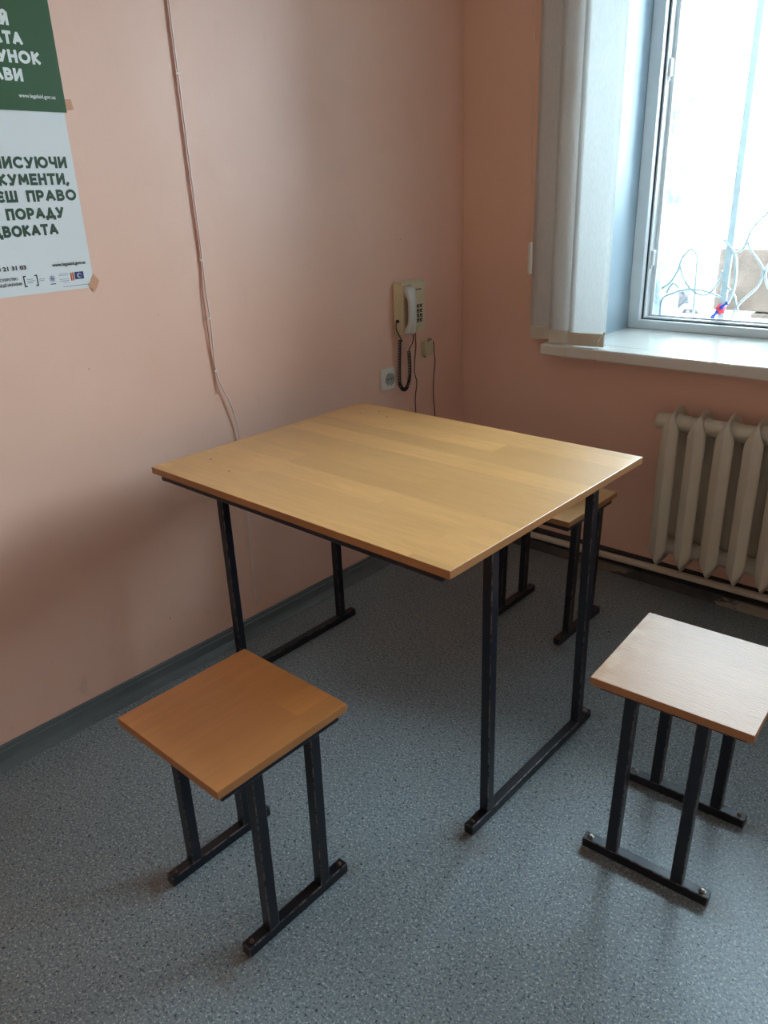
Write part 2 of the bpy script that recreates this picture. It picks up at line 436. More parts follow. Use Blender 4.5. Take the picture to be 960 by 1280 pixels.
bm = bmesh.new(); box(bm, WX0, WX1, 0.4815, 0.80, 0.80, 0.862, 0.006)
new_mesh_obj('outer_ledge', bm, M['snow'], wb, label='pale outer ledge dusted white')

# skirtings
def cove(name, path_len, mat, orient):
    prof = [(0.0, 0.060), (0.005, 0.060), (0.0075, 0.057), (0.0075, 0.048), (0.011, 0.045), (0.012, 0.030), (0.015, 0.020), (0.021, 0.012), (0.024, 0.009), (0.032, 0.003), (0.034, 0.0), (0, 0)]
    bm = bmesh.new(); extrude_outline(bm, prof, *orient, plane='xz')
    return new_mesh_obj(name, bm, mat, kind='structure')
tag(cove('baseboard_left', 4, M['vinyl'], (RY, -0.006)), 'grey blue ribbed vinyl skirting below the long wall')
bm = bmesh.new()
prof = [(0.0, 0.070), (-0.012, 0.068), (-0.016, 0.055), (-0.018, 0.036), (-0.055, 0.032), (-0.066, 0.012), (-0.070, 0.0), (0, 0)]
extrude_outline(bm, prof, 0.035, RX, plane='yz')
tag(new_mesh_obj('baseboard_back', bm, M['peel'], kind='structure'), 'dark skirting with peeling cream paint under the pipe')

# ------------------------------------------------------------------ window
win = empty('window_1', ((WX0+WX1)/2, WD, WZ0), kind='structure', label='white plastic framed window over the sill')
def wmesh(name, bm, mat, **kw):
    bmesh.ops.translate(bm, verts=bm.verts, vec=(-(WX0+WX1)/2, -WD, -WZ0))
    return new_mesh_obj(name, bm, mat, win, **kw)
FZ0 = 0.856
# room-side flange of the fixed frame
def ring(bm, x0, x1, z0, z1, wdt, ya, yb, bev=0.003, wb_=None):
    wb_ = wb_ or wdt
    box(bm, x0, x0+wdt, ya, yb, z0, z1, bev); box(bm, x1-wdt, x1, ya, yb, z0, z1, bev)
    box(bm, x0+wdt-.002, x1-wdt+.002, ya+.0004, yb-.0004, z0, z0+wb_, bev); box(bm, x0+wdt-.002, x1-wdt+.002, ya+.0004, yb-.0004, z1-wdt, z1, bev)
bm = bmesh.new(); ring(bm, WX0+.004, WX1-.004, FZ0, WZ1-.004, 0.046, WD, WD+0.030, wb_=0.034); 
box(bm, 1.63, 1.70, WD+.001, WD+.060, FZ0+.03, WZ1-.04, 0.003)
wmesh('frame', bm, M['pvc'], label='white plastic outer window frame')
bm = bmesh.new(); ring(bm, WX0+.006, WX1-.006, FZ0, WZ1-.006, 0.0475, WD+0.0285, WD+0.036, 0.001, wb_=0.0365)
wmesh('gasket', bm, M['gasket'], label='black rubber gasket strip')
bm = bmesh.new(); ring(bm, WX0+.006, WX1-.006, FZ0, WZ1-.006, 0.053, WD+0.034, WD+0.041, 0.001, wb_=0.043)
ring(bm, WX0+.006, WX1-.006, FZ0, WZ1-.006, 0.046, WD+0.039, WD+0.098, 0.002, wb_=0.038)
wmesh('rebate', bm, M['pvc'], label='recessed inner profile of the frame')
bm = bmesh.new(); ring(bm, WX0+.006, WX1-.006, FZ0, WZ1-.006, 0.058, WD+0.092, WD+0.104, 0.002, wb_=0.044)
wmesh('outer_lip', bm, M['pvc'])
bm = bmesh.new(); box(bm, WX0+.06, WX1-.06, WD+0.096, WD+0.100, FZ0+.04, WZ1-.06)
wmesh('pane', bm, M['glass'], label='clear glass pane')
for z in (1.775, 1.125):
    bm = bmesh.new(); box(bm, WX0+0.050, WX0+0.066, WD+0.050, WD+0.072, z-0.034, z+0.024, 0.003); box(bm, WX0+0.050, WX0+0.060, WD+0.054, WD+0.064, z-0.046, z-0.028, 0.002)
    wmesh('striker_plate', bm, M['pvc'], label='small white lock striker on the frame')
bm = bmesh.new(); box(bm, 0.424, WX1+0.08, -0.098, -0.0005, 0.816, 0.856, 0.006, 3)
box(bm, WX0+0.004, WX1-0.004, -0.004, WD+0.02, 0.836, 0.856)
wmesh('window_sill', bm, M['sill'], label='glossy white plastic window sill')

# ------------------------------------------------------------------ vertical blind
bl = empty('vertical_blind', (0.5, -0.06, 2.48), label='white vertical blind slats drawn aside left of the window', cat='blind')
def bmesh_local(name, bm, mat, root, **kw):
    bmesh.ops.translate(bm, verts=bm.verts, vec=-Vector(root.location)); return new_mesh_obj(name, bm, mat, root, **kw)
bm = bmesh.new(); box(bm, 0.33, 2.85, -0.085, -0.035, 2.485, 2.525, 0.004); box(bm, 0.40, 0.43, -0.05, -0.0005, 2.49, 2.52); box(bm, 2.7, 2.73, -0.05, -0.0005, 2.49, 2.52)
bmesh_local('headrail', bm, M['pvc'], bl)
def slat(xa, ya, xb, yb, z0, curve, wlab):
    bm = bmesh.new(); n = 6; d = Vector((xb-xa, yb-ya, 0)); nn = Vector((d.y, -d.x, 0)).normalized()
    top = []; zs = [z0, z0+.045, 1.2, 1.6, 2.0, 2.487]
    rows = []
    for z in zs:
        row = []
        for k in range(n+1):
            t = k/n; p = Vector((xa, ya, 0))+d*t+nn*curve*(1-(2*t-1)**2)
            row.append((p.x, p.y, z))
        rows.append([bm.verts.new(p) for p in row])
    for a, b in zip(rows, rows[1:]):
        for k in range(n): bm.faces.new((a[k], a[k+1], b[k+1], b[k]))
    o = bmesh_local('slat', bm, M['fabric'], bl, smooth=True)
    sm = o.modifiers.new('thick', 'SOLIDIFY'); sm.thickness = 0.0008
    # weight plate in the pocket at the foot
    bm = bmesh.new()
    a = Vector((xa, ya, 0))+d*0.02+nn*0.0035; b = Vector((xa, ya, 0))+d*0.98+nn*0.0035; q = nn*0.002
    mid = nn*curve*0.6
    outline = [a-q, (a+b)/2+mid-q, b-q, b+q, (a+b)/2+mid+q, a+q]
    lo = [bm.verts.new((p.x, p.y, z0-0.003)) for p in outline]; hi = [bm.verts.new((p.x, p.y, z0+0.043)) for p in outline]
    for k in range(6): bm.faces.new((lo[k], lo[(k+1) % 6], hi[(k+1) % 6], hi[k]))
    bm.faces.new(list(reversed(lo))); bm.faces.new(hi)
    # small hooks
    for p in (a, b):
        box(bm, p.x-.004, p.x+.004, p.y-.003, p.y+.003, z0+.041, z0+.049)
    bmesh.ops.recalc_face_normals(bm, faces=bm.faces)
    bmesh.ops.translate(bm, verts=bm.verts, vec=-Vector(bl.location))
    wo = new_mesh_obj('slat_weight', bm, M['weight'], o, label='beige weight plate at the foot of the slat')
slat(0.352, -0.050, 0.466, -0.030, 0.868, 0.006, '')
slat(0.440, -0.064, 0.556, -0.042, 0.862, 0.006, '')
slat(0.528, -0.078, 0.662, -0.056, 0.862, 0.004, '')
def bead_chain(bm, pts, r=0.0022, step=0.0065):
    P = [Vector(p) for p in pts]; acc = 0.0
    for a, b in zip(P, P[1:]):
        L = (b-a).length; t = acc
        while t < L:
            c = a+(b-a)*t/L
            vs = [bm.verts.new(c+Vector(v)*r) for v in ((1, 0, 0), (0, 1, 0), (-1, 0, 0), (0, -1, 0), (0, 0, 1.1), (0, 0, -1.1))]
            for k in range(4):
                bm.faces.new((vs[k], vs[(k+1) % 4], vs[4])); bm.faces.new((vs[(k+1) % 4], vs[k], vs[5]))
            t += step
        acc = t-L
bm = bmesh.new(); bead_chain(bm, [(0.350, -0.090, 2.50), (0.355, -0.095, 1.7), (0.366, -0.095, 1.22)])
bmesh_local('pull_chain', bm, M['chain'], bl, label='beaded pull chain')
bm = bmesh.new(); bead_chain(bm, catmull([(0.363, -0.093, 1.11), (0.350, -0.093, 1.075), (0.352, -0.093, 1.06), (0.362, -0.093, 1.062), (0.372, -0.093, 1.10)], 5))
bmesh_local('pull_chain', bm, M['chain'], bl, label='lower loop of the bead chain')
bm = bmesh.new(); box(bm, 0.3605, 0.3745, -0.101, -0.087, 1.10, 1.212, 0.004, 3)
bmesh_local('chain_weight', bm, M['socket'], bl, label='ivory weight on the pull chain')
for (x, ya, zb) in ((0.524, -0.103, 0.758), (0.660, -0.103, 0.758)):
    bm = bmesh.new(); bead_chain(bm, [(x+.003, -0.075, 0.906), (x, ya, 0.890), (x, ya, zb)], 0.0021, 0.006)
    bmesh_local('link_chain', bm, M['chain'], bl)

# ------------------------------------------------------------------ outside: grille, yard
gr = empty('window_grille', (1.3, 0.60, 0.862), label='white painted scrolled iron grille outside the window', cat='grille')
GY = 0.53
def g_bar(x0, x1, z0, z1):
    bm = bmesh.new(); box(bm, x0, x1, GY-.006, GY+.006, z0, z1, 0.002)
    bmesh.ops.translate(bm, verts=bm.verts, vec=-Vector(gr.location)); new_mesh_obj('bar', bm, M['iron'], gr)
gr.location = (1.3, GY, 0.862)
for x in (0.851, 1.30, 1.74, 2.18): g_bar(x-.013, x+.013, 0.862, 2.41)
for z in (0.878, 2.36): 
    bm = bmesh.new(); box(bm, WX0+.06, WX1-.06, GY-.010, GY-.002, z-.010, z+.010, 0.002)
    bmesh.ops.translate(bm, verts=bm.verts, vec=-Vector(gr.location)); new_mesh_obj('rail', bm, M['iron'], gr)
scrolls = [
 [(0.828, 1.185), (0.873, 1.132), (0.885, 1.079), (0.886, 1.013), (0.873, 0.963), (0.850, 0.928)],
 [(0.915, 1.176), (0.931, 1.145), (0.968, 1.103), (0.983, 1.071), (0.970, 1.017), (0.928, 0.971), (0.905, 0.937), (0.888, 0.880)],
 [(1.032, 1.339), (0.969, 1.276), (0.925, 1.222), (0.910, 1.176), (0.898, 1.149), (0.873, 1.136)],
 [(0.864, 1.012), (0.893, 0.980), (0.903, 0.948), (0.933, 0.880)],
 [(1.021, 1.127), (0.996, 1.093), (0.993, 1.061), (1.006, 1.024), (1.042, 0.976), (1.052, 0.926), (1.021, 0.880)],
 [(0.669, 1.095), (0.690, 1.039), (0.738, 0.989), (0.789, 0.981), (0.825, 1.026), (0.838, 1.072)],
 [(0.613, 0.885), (0.614, 0.954), (0.654, 0.979), (0.712, 0.997), (0.779, 0.994), (0.850, 0.971)],
 [(0.735, 1.127), (0.739, 1.026), (0.746, 0.880)],
 [(0.607, 0.996), (0.643, 1.026), (0.666, 1.072), (0.678, 1.117), (0.708, 1.148), (0.734, 1.127)],
 [(0.628, 0.981), (0.650, 1.016), (0.678, 1.001)],
]
for i, sc in enumerate(scrolls):
    for mx in ((0,) if i else (0,)):
        bm = bmesh.new(); tube(bm, catmull([(x, GY-.004, z) for x, z in sc], 7), 0.0048 if i != 0 else 0.0065, 7)
        bmesh.ops.translate(bm, verts=bm.verts, vec=-Vector(gr.location)); new_mesh_obj('scroll', bm, M['iron'], gr, smooth=True)
# the same scrollwork repeats, mirrored about the next bar, beyond the picture's right edge
for sc in scrolls[:6]:
    bm = bmesh.new(); tube(bm, catmull([(2.15-x, GY-.004, z) for x, z in sc], 5), 0.0048, 6)
    bmesh.ops.translate(bm, verts=bm.verts, vec=-Vector(gr.location)); new_mesh_obj('scroll', bm, M['iron'], gr, smooth=True)

rb = empty('cloth_knot', (0.851, GY-.016, 0.931), label='small red and blue rag knotted on the grille bar foot', cat='rag')
bm = bmesh.new(); bmesh.ops.create_icosphere(bm, subdivisions=3, radius=0.017)
for v in bm.verts: v.co *= 1+0.25*math.sin(v.co.x*310+v.co.z*240)*math.cos(v.co.y*260); v.co.z *= 1.1
new_mesh_obj('knot', bm, M['cloth_r'], rb, smooth=True)
bm = bmesh.new(); tube(bm, catmull([(0.004, -.012, .006), (0.018, -.014, .020), (0.026, -.010, .026)], 5), [0.006+0.003*math.sin(i*.9) for i in range(11)], 7)
new_mesh_obj('tail', bm, M['cloth_b'], rb, smooth=True, label='blue tail of the rag')
bm = bmesh.new(); tube(bm, catmull([(-0.004, -.010, -.006), (-0.020, -.010, -.026), (-0.030, -.006, -.046)], 5), [0.007+0.002*math.sin(i*1.3) for i in range(11)], 7)
new_mesh_obj('tail', bm, M['cloth_b'], rb, smooth=True, label='blue tail of the rag')

bm = bmesh.new(); n = 40; rnd = random.Random(5); grid = []
for i in range(n+1):
    row = []
    for j in range(n+1):
        x = -6+16*i/n; y = 0.82+16*j/n
        h = 0.25+0.55*math.exp(-((x-0.3)**2/1.1+(y-2.4)**2/0.9))+0.03*math.sin(x*5+y*3)+rnd.uniform(-.03, .03)
        row.append(bm.verts.new((x, y, h)))
    grid.append(row)
for i in range(n):
    for j in range(n): bm.faces.new((grid[i][j], grid[i+1][j], grid[i+1][j+1], grid[i][j+1]))
tag(new_mesh_obj('yard_ground', bm, M['yard'], smooth=True, kind='structure'), 'patchy bright yard outside the window')
# concrete slab wall, right of the grille bar
sw = empty('concrete_slab_wall', (1.4, 1.75, 0.1), label='weathered grey brown concrete wall standing outside behind the grille', cat='wall')
rnd = random.Random(11)
for r_ in range(4):
    for c_ in range(4):
        xa = 0.385+0.62*c_+(0.0 if r_ % 2 == 0 else 0.2); hz = 0.322
        if r_ == 3 and c_ == 0: xa += .05
        bm = bmesh.new(); box(bm, xa-1.4, xa+0.61-1.4, rnd.uniform(-.012, .012), 0.2, 0.0+hz*r_, hz*(r_+1)-0.008, 0.008)
        new_mesh_obj('block', bm, M['concrete'], sw)
for (x, y, z, s_, a, lab) in [(0.10, 1.75, 0.80, .24, .3, 'dark rubble lump low behind the middle of the grille scrolls'), (-0.28, 1.95, 0.86, .30, 1.0, 'dark rubble lump in the yard seen beside the left window frame'), (0.34, 1.60, 0.70, .16, .7, 'small dark rubble lump behind the foot of the grille bar')]:
    bm = bmesh.new(); box(bm, -s_/2, s_/2, -s_*.35, s_*.35, -s_*.3, s_*.3, 0.012)
    for v in bm.verts: v.co += Vector((rnd.uniform(-.02, .02), rnd.uniform(-.02, .02), rnd.uniform(-.02, .02)))
    o = new_mesh_obj('rubble_lump', bm, M['rubble']); o.location = (x, y, z); o.rotation_euler = (a*.4, a, a)
    tag(o, lab, 'rubble', 'rubble lumps in the yard')

# ------------------------------------------------------------------ furniture
T = 0.025
def bolt(parent, x, y, z, mat, r=0.0065):
    bm = bmesh.new(); lathe(bm, [(r*1.35, 0.0), (r*1.35, 0.0012), (r, 0.0018), (r, 0.004), (r*0.6, 0.0052), (0.0008, 0.0055)], (x, y, z), 'z', 12)
    return new_mesh_obj('bolt', bm, mat, parent, smooth=False)

def laminate_board(name, w, d, th, z, mat, root):
    bm = bmesh.new(); box(bm, -w/2, w/2, -d/2, d/2, z-th, z, 0.0012, 2)
    for f in bm.faces: f.material_index = 0 if abs(f.normal.z) > 0.7 else 1
    bm.normal_update()
    for f in bm.faces: f.material_index = 0 if abs(f.normal.z) > 0.7 else 1
    return new_mesh_obj(name, bm, [mat, M['edge']], root)

def make_stool(loc, rz, topmat, label, bolts):
    H = 0.46; th = 0.018
    r = empty('stool', loc, rz, label, 'stool', 'wooden topped stools with steel frames around the table')
    # centre of local frame = centre of the seat; rails run along local y
    laminate_board('seat', 0.322, 0.318, th, H, topmat, r)
    zt = H-th
    fx, cyy = 0.132, 0.013                                   # rail offset, legs sit slightly off centre
    for s in (-1, 1):
        bm = bmesh.new(); box(bm, s*fx+0.006-T/2, s*fx+0.006+T/2, -0.145, 0.145, zt-0.020, zt-0.0002, 0.002); new_mesh_obj('seat_bar', bm, M['steel'], r)
        # foot rail
        bm = bmesh.new(); box(bm, s*fx-0.008-T/2, s*fx-0.008+T/2, cyy-0.139, cyy+0.139, 0.0, T, 0.0022); rail = new_mesh_obj('foot_rail', bm, M['steel'], r)
        for e in (-1, 1):
            bm = bmesh.new(); x = s*fx-0.008; y = cyy+e*0.072
            ya, yb = y-T/2, y+T/2
            box(bm, x-T/2+.0004, x+T/2-.0004, ya, yb, T-0.002, zt-0.002, 0.002)
            for v in bm.verts:                                # slight splay: head of the leg leans out under the seat bar
                t_ = (v.co.z-T)/(zt-T); v.co.x += 0.014*t_; v.co.y += -0.006*t_
            new_mesh_obj('leg', bm, M['steel'], r)
            bolt(rail, x, cyy+e*0.124, T, M['bolt'] if (s, e) in bolts else M['rust'], 0.0056 if (s, e) in bolts else 0.0042)
    bm = bmesh.new(); box(bm, -fx, fx, -0.1432, -0.1246, zt-0.020, zt-0.0002, 0.001); new_mesh_obj('cross_bar', bm, M['steel'], r)
    bm = bmesh.new(); box(bm, -fx, fx, 0.1246, 0.1432, zt-0.020, zt-0.0002, 0.001); new_mesh_obj('cross_bar', bm, M['steel'], r)
    return r
make_stool((0.834, -1.898, 0), 0.0, M['seat1'], 'orange brown wooden stool in the left foreground before the table', [])
make_stool((1.474, -1.190, 0), PI/2+0.055, M['seat2'], 'worn wooden stool with bright window glare, right of the table', [(-1, 1), (-1, -1), (1, 1)])
make_stool((0.737, -0.525, 0), 0.0, M['seat3'], 'stool half hidden behind the table, beside the back wall', [])

def make_table():
    x0, x1, y0, y1, H, th = 0.1664, 1.1534, -1.6061, -0.7991, 0.75, 0.018
    cx, cy = (x0+x1)/2, (y0+y1)/2
    r = empty('table', (cx, cy, 0), -0.0022, 'large square beech topped table on dark steel legs', 'table')
    laminate_board('tabletop', x1-x0, y1-y0, th, H, M['table'], r)
    zt = H-th
    lx = (0.1895-cx, 1.113-cx); ly = (-1.4135-cy, -0.9812-cy)
    for x in lx:
        bm = bmesh.new(); box(bm, x-T/2, x+T/2, y0+.018-cy, y1-.018-cy, zt-0.024, zt-0.0002, 0.003, 3); new_mesh_obj('side_bar', bm, M['steel'], r)
        bm = bmesh.new(); box(bm, x-T/2, x+T/2, y0+0.1188-cy, y1-0.1188-cy, 0, T, 0.0022); rail = new_mesh_obj('foot_rail', bm, M['steel'], r)
        for y in ly:
            bm = bmesh.new(); box(bm, x-T/2+.0004, x+T/2-.0004, y-T/2, y+T/2, T-0.002, zt-0.022, 0.002); new_mesh_obj('leg', bm, M['steel'], r)
        for y in (y0+0.1188+.016-cy, y1-0.1188-.016-cy):
            bolt(rail, x, y, T, M['bolt'] if y > 0 and x > 0 else M['rust'], 0.0058 if y > 0 and x > 0 else 0.0042)
    for y in (y0+0.03-cy, y1-0.03-cy):
        bm = bmesh.new(); box(bm, lx[0]+0.006, lx[1]+0.012, y-T/2, y+T/2, zt-0.0235, zt-0.0003, 0.004, 3); new_mesh_obj('cross_bar', bm, M['steel'], r)
make_table()

# ------------------------------------------------------------------ radiator + pipe
rd = empty('radiator', (0.94, -0.1, 0.15), label='cream cast iron radiator under the window sill', cat='radiator')
def section_bm():
    # closed loop in the y-z plane, swept with a ridged diamond section that narrows at the foot and head
    yF, yB, zB, zT = -0.062, 0.062, -0.008, 0.534           # local to the radiator (z 0 = 0.15 m)
    rb, rt = 0.026, 0.056; pts = []
    def arc(cy, cz, r, a0, a1, n):
        for k in range(n):
            a = a0+(a1-a0)*k/n; pts.append((cy+r*math.cos(a), cz+r*math.sin(a)))
    n = 5; za, zb_ = zB+rb, zT-rt
    zs = [za, za+.012, za+.028, za+.045, za+.10, za+.2, za+.3, zb_-.02]
    for z in zs: pts.append((yF, z))
    arc(yF+rt, zb_, rt, PI, PI/2, n+1)
    pts.append((0, zT))
    arc(yB-rt, zb_, rt, PI/2, 0, n+1)
    for z in reversed(zs): pts.append((yB, z))
    arc(yB-rb, za, rb, 0, -PI/2, n)
    pts.append((0, zB))
    arc(yF+rb, za, rb, -PI/2, -PI, n)
    bm = bmesh.new(); rings = []; N = len(pts)
    for i, (y, z) in enumerate(pts):
        (ya, za_), (yb, zb2) = pts[i-1], pts[(i+1) % N]
        t = Vector((0, yb-ya, zb2-za_)).normalized(); nrm = Vector((0, -t.z, t.y))
        c = Vector((0, 0, (zB+zT)/2))
        if nrm.dot(Vector((0, y, z))-c) < 0: nrm = -nrm
        # half width: full on the straight columns, tapering to a point at foot and head
        e = max(0.0, (zB+0.052-z)/0.048, (z-(zT-0.062))/0.056)
        e = min(1, e); hw = 0.0315*(1-e**1.3)+0.0040*e
        o = 0.017
        sec = [(-hw, -0.006), (-hw*0.90, 0.003), (-hw*0.15, 0.0105), (0, 0.0135), (hw*0.15, 0.0105), (hw*0.90, 0.003), (hw, -0.006), (hw*0.75, -0.014), (-hw*0.75, -0.014)]
        if z > zT-0.10:                                      # solid web between the head of the section and the header
            f_ = min(1, (z-(zT-0.10))/0.05); sec[7] = (sec[7][0], -0.014-0.022*f_); sec[8] = (sec[8][0], -0.014-0.022*f_)
        rings.append([bm.verts.new(Vector((dx, y, z))+nrm*(dn+o*e*0.3)) for dx, dn in sec])
    for i in range(N):
        a, b = rings[i], rings[(i+1) % N]; m_ = len(a)
        for k in range(m_): bm.faces.new((a[k], a[(k+1) % m_], b[(k+1) % m_], b[k]))
    bmesh.ops.recalc_face_normals(bm, faces=bm.faces)
    return bm
bm = section_bm(); sec0 = new_mesh_obj('section', bm, M['cream'], rd, smooth=True)
sub = sec0.modifiers.new('round', 'SUBSURF'); sub.levels = 1; sub.render_levels = 2
PITCH = 0.0892
NS = 14
for i in range(NS):
    o = sec0 if i == 0 else sec0.copy()
    if i: COL.objects.link(o); o.parent = rd
    o.location = (0.967-0.94+PITCH*i, 0, 0)
for z, nm in ((0.492, 'top_header'), (0.042, 'bottom_header')):
    bm = bmesh.new(); q = -0.044 if z > 0.2 else -0.020
    prof = [(0.004, q), (0.022, q), (0.0285, q+.006), (0.0285, q+.012)]
    x = -0.015
    for i in range(NS):
        c = 0.027+PITCH*i; prof += [(0.0285, c-0.020), (0.033, c-0.012), (0.033, c+0.012), (0.0285, c+0.020)]
        if i < NS-1: prof += [(0.0285, c+PITCH/2-.004), (0.0300, c+PITCH/2), (0.0285, c+PITCH/2+.004)]
    prof += [(0.018, 0.037+PITCH*(NS-1)+0.04), (0.003, 0.037+PITCH*(NS-1)+0.045)]
    lathe(bm, prof, (0, 0, z), 'x', 20)
    new_mesh_obj(nm, bm, M['cream'], rd, smooth=True)
# a little hanging drip bracket between the first two sections, and the wall brackets
bm = bmesh.new(); tube(bm, [(0.081, -0.03, 0.465), (0.083, -0.035, 0.452), (0.081, -0.033, 0.42)], [0.006, 0.005, 0.0035], 8)
new_mesh_obj('bleed_hook', bm, M['cream'], rd, smooth=True)
for x in (0.083, 0.60):
    bm = bmesh.new(); box(bm, x-0.006, x+0.006, -0.01, 0.094, 0.448, 0.458); new_mesh_obj('bracket', bm, M['steel'], rd)

bm = bmesh.new()
tube(bm, [(0.04, -0.040, 0.044), (0.5, -0.040, 0.050), (1.3, -0.040, 0.062), (2.6, -0.040, 0.078), (3.28, -0.04, 0.084)], 0.0135, 14)
for x, z in ((0.62, .052), (1.9, .069)):
    lathe(bm, [(0.0135, -0.02), (0.017, -0.018), (0.017, 0.018), (0.0135, 0.02)], (x, -0.040, z), 'x', 14)
o = new_mesh_obj('heating_pipe', bm, M['pipe'], smooth=True)
tag(o, 'cream painted heating pipe along the foot of the back wall', 'pipe')

# ------------------------------------------------------------------ telephone, cords, sockets
ph = empty('telephone', (0.0, -0.36, 0.90), label='ivory push button telephone hung on the long wall near the corner', cat='telephone')
# local: x out of the wall, y along the wall (+ toward the corner), z up
bm = bmesh.new()
prof = [(-0.070, 0.0), (0.070, 0.0), (0.070, 0.190), (-0.070, 0.190)]
vs = box(bm, 0.0, 0.046, -0.072, 0.074, 0.0, 0.192)
for v in bm.verts:
    if v.co.x > 0.02:
        v.co.y *= 0.97; v.co.z = 0.003+v.co.z*0.968
        if v.co.z < 0.05: v.co.x -= 0.006
        if v.co.y > 0: v.co.x -= 0.006
bmesh.ops.bevel(bm, geom=list(bm.edges), offset=0.004, segments=3, affect='EDGES')
new_mesh_obj('base', bm, M['phone'], ph, smooth=False)
# raised cradle cheeks
bm = bmesh.new(); box(bm, 0.040, 0.0465, -0.066, -0.018, 0.012, 0.182, 0.003); new_mesh_obj('cradle', bm, m_plain('cradle_plastic', srgb(176, 164, 134), 0.5), ph)
# handset: ear and mouth caps joined by a bowed grip
def handset():
    bm = bmesh.new(); rings = []; n = 28
    for i in range(n+1):
        t = i/n; z = 0.004+0.172*t
        end = max(0, 1-min(t, 1-t)/0.30); end = end*end*(3-2*end)
        xc = 0.072-0.006*end+0.004*math.sin(t*PI)             # front surface bows outward
        dep = 0.019+0.017*end; hw = 0.0180+0.0070*end
        tip = min(1, min(t, 1-t)/0.05); tip = math.sqrt(max(0.02, 1-(1-tip)**2)); hw *= 0.55+0.45*tip; dep2 = dep*(0.45+0.55*tip)
        ring = []
        for k in range(16):
            a = 2*PI*k/16; ca, sa = math.cos(a), math.sin(a)
            e = 0.6; X = math.copysign(abs(ca)**e, ca); Y = math.copysign(abs(sa)**e, sa)
            ring.append(bm.verts.new((xc-dep/2+X*dep2/2, -0.042+Y*hw, z)))
        rings.append(ring)
    for a, b in zip(rings, rings[1:]):
        for k in range(16): bm.faces.new((a[k], a[(k+1) % 16], b[(k+1) % 16], b[k]))
    bm.faces.new(rings[0]); bm.faces.new(rings[-1]); bmesh.ops.recalc_face_normals(bm, faces=bm.faces)
    return bm
new_mesh_obj('handset', handset(), M['handset'], ph, smooth=True, label='light grey handset')
for r_ in range(4):
    for c_ in range(3):
        y = 0.006+0.019*c_; z = 0.046+0.0175*r_
        bm = bmesh.new(); box(bm, 0.036, 0.0455-0.0035*(c_*0.55), y-.0062, y+.0062, z-.0060, z+.0060, 0.0015); k_ = new_mesh_obj('key', bm, M['keyd'], ph, label='dark rimmed number key')
        bm = bmesh.new(); box(bm, 0.040, 0.0475-0.0035*(c_*0.55), y-.0040, y+.0040, z-.0034, z+.0034, 0.001); new_mesh_obj('key_cap', bm, M['keyc'], k_)
bm = bmesh.new(); box(bm, -0.001, 0.030, 0.074, 0.078, 0.128, 0.150, 0.001); new_mesh_obj('side_switch', bm, M['phone'], ph)

def text_part(body, name, right, base, size, mat, parent, x=0.0006, bold=0.0, align='RIGHT', sx=1.0, shear=0.0, rot=0.0, plane_loc=(0, 0, 0), width=None):
    """lettering on a plane facing +x: reads along +y"""
    cu = bpy.data.curves.new(name, 'FONT'); cu.body = body; cu.size = size; cu.align_x = align; cu.extrude = 0.00015; cu.offset = bold; cu.resolution_u = 2
    to = bpy.data.objects.new('tmp', cu); COL.objects.link(to)
    dg = bpy.context.evaluated_depsgraph_get(); dg.update()
    me = bpy.data.meshes.new_from_object(to.evaluated_get(dg))
    bpy.data.objects.remove(to); bpy.data.curves.remove(cu)
    me.materials.clear(); me.materials.append(mat); me.name = name
    xs = [v.co.x for v in me.vertices]
    if width and xs: sx = width/(max(xs)-min(xs))
    ca, sa = math.cos(rot), math.sin(rot)
    for v in me.vertices:
        tx, ty, tz = v.co.x*sx, v.co.y, v.co.z
        tx, ty = tx*ca-ty*sa, tx*sa+ty*ca
        v.co = Vector((x+tz, right+tx, base+ty))
    o = bpy.data.objects.new(name, me); COL.objects.link(o); o.parent = parent
    return o
text_part('Panasonic', 'maker_name', 0.042, 0.158, 0.0085, M['inkk'], ph, x=0.0425, bold=0.0002)

# coiled cord of the handset: hangs in a U below the phone
ce = empty('coiled_cord', (0.02, -0.40, 0.90), label='black coiled handset cord hanging in a loop under the telephone', cat='cord')
path = catmull([(0.022, -0.425, 0.885), (0.022, -0.430, 0.82), (0.022, -0.434, 0.75), (0.022, -0.430, 0.715), (0.022, -0.408, 0.693), (0.022, -0.385, 0.705), (0.022, -0.374, 0.74), (0.022, -0.372, 0.79), (0.022, -0.376, 0.835)], 40)
coil = []; turns = 62; n = turns*9; L = [0]
for a, b in zip(path, path[1:]): L.append(L[-1]+(b-a).length)
tot = L[-1]; j = 0
for i in range(n+1):
    s = tot*i/n
    while j < len(L)-2 and L[j+1] < s: j += 1
    t = (s-L[j])/max(1e-9, L[j+1]-L[j]); p = path[j].lerp(path[j+1], t); d = (path[j+1]-path[j]).normalized()
    u = Vector((1, 0, 0)); v = d.cross(u); a = 2*PI*turns*i/n
    coil.append(p+0.0062*(math.cos(a)*u+math.sin(a)*v))
bm = bmesh.new(); tube(bm, coil, 0.0019, 5); bmesh.ops.translate(bm, verts=bm.verts, vec=-Vector(ce.location))
new_mesh_obj('coil', bm, M['coil'], ce, smooth=True)
bm = bmesh.new(); tube(bm, catmull([(0.022, -0.4365, 0.952), (0.018, -0.439, 0.945), (0.020, -0.441, 0.925), (0.026, -0.434, 0.905), (0.030, -0.424, 0.885), (0.036, -0.425, 0.880)], 6), 0.0020, 7)
box(bm, 0.018, 0.028, -0.440, -0.4325, 0.949, 0.960, 0.001)
bmesh.ops.translate(bm, verts=bm.verts, vec=-Vector(ce.location)); new_mesh_obj('lead', bm, M['coil'], ce, smooth=True)
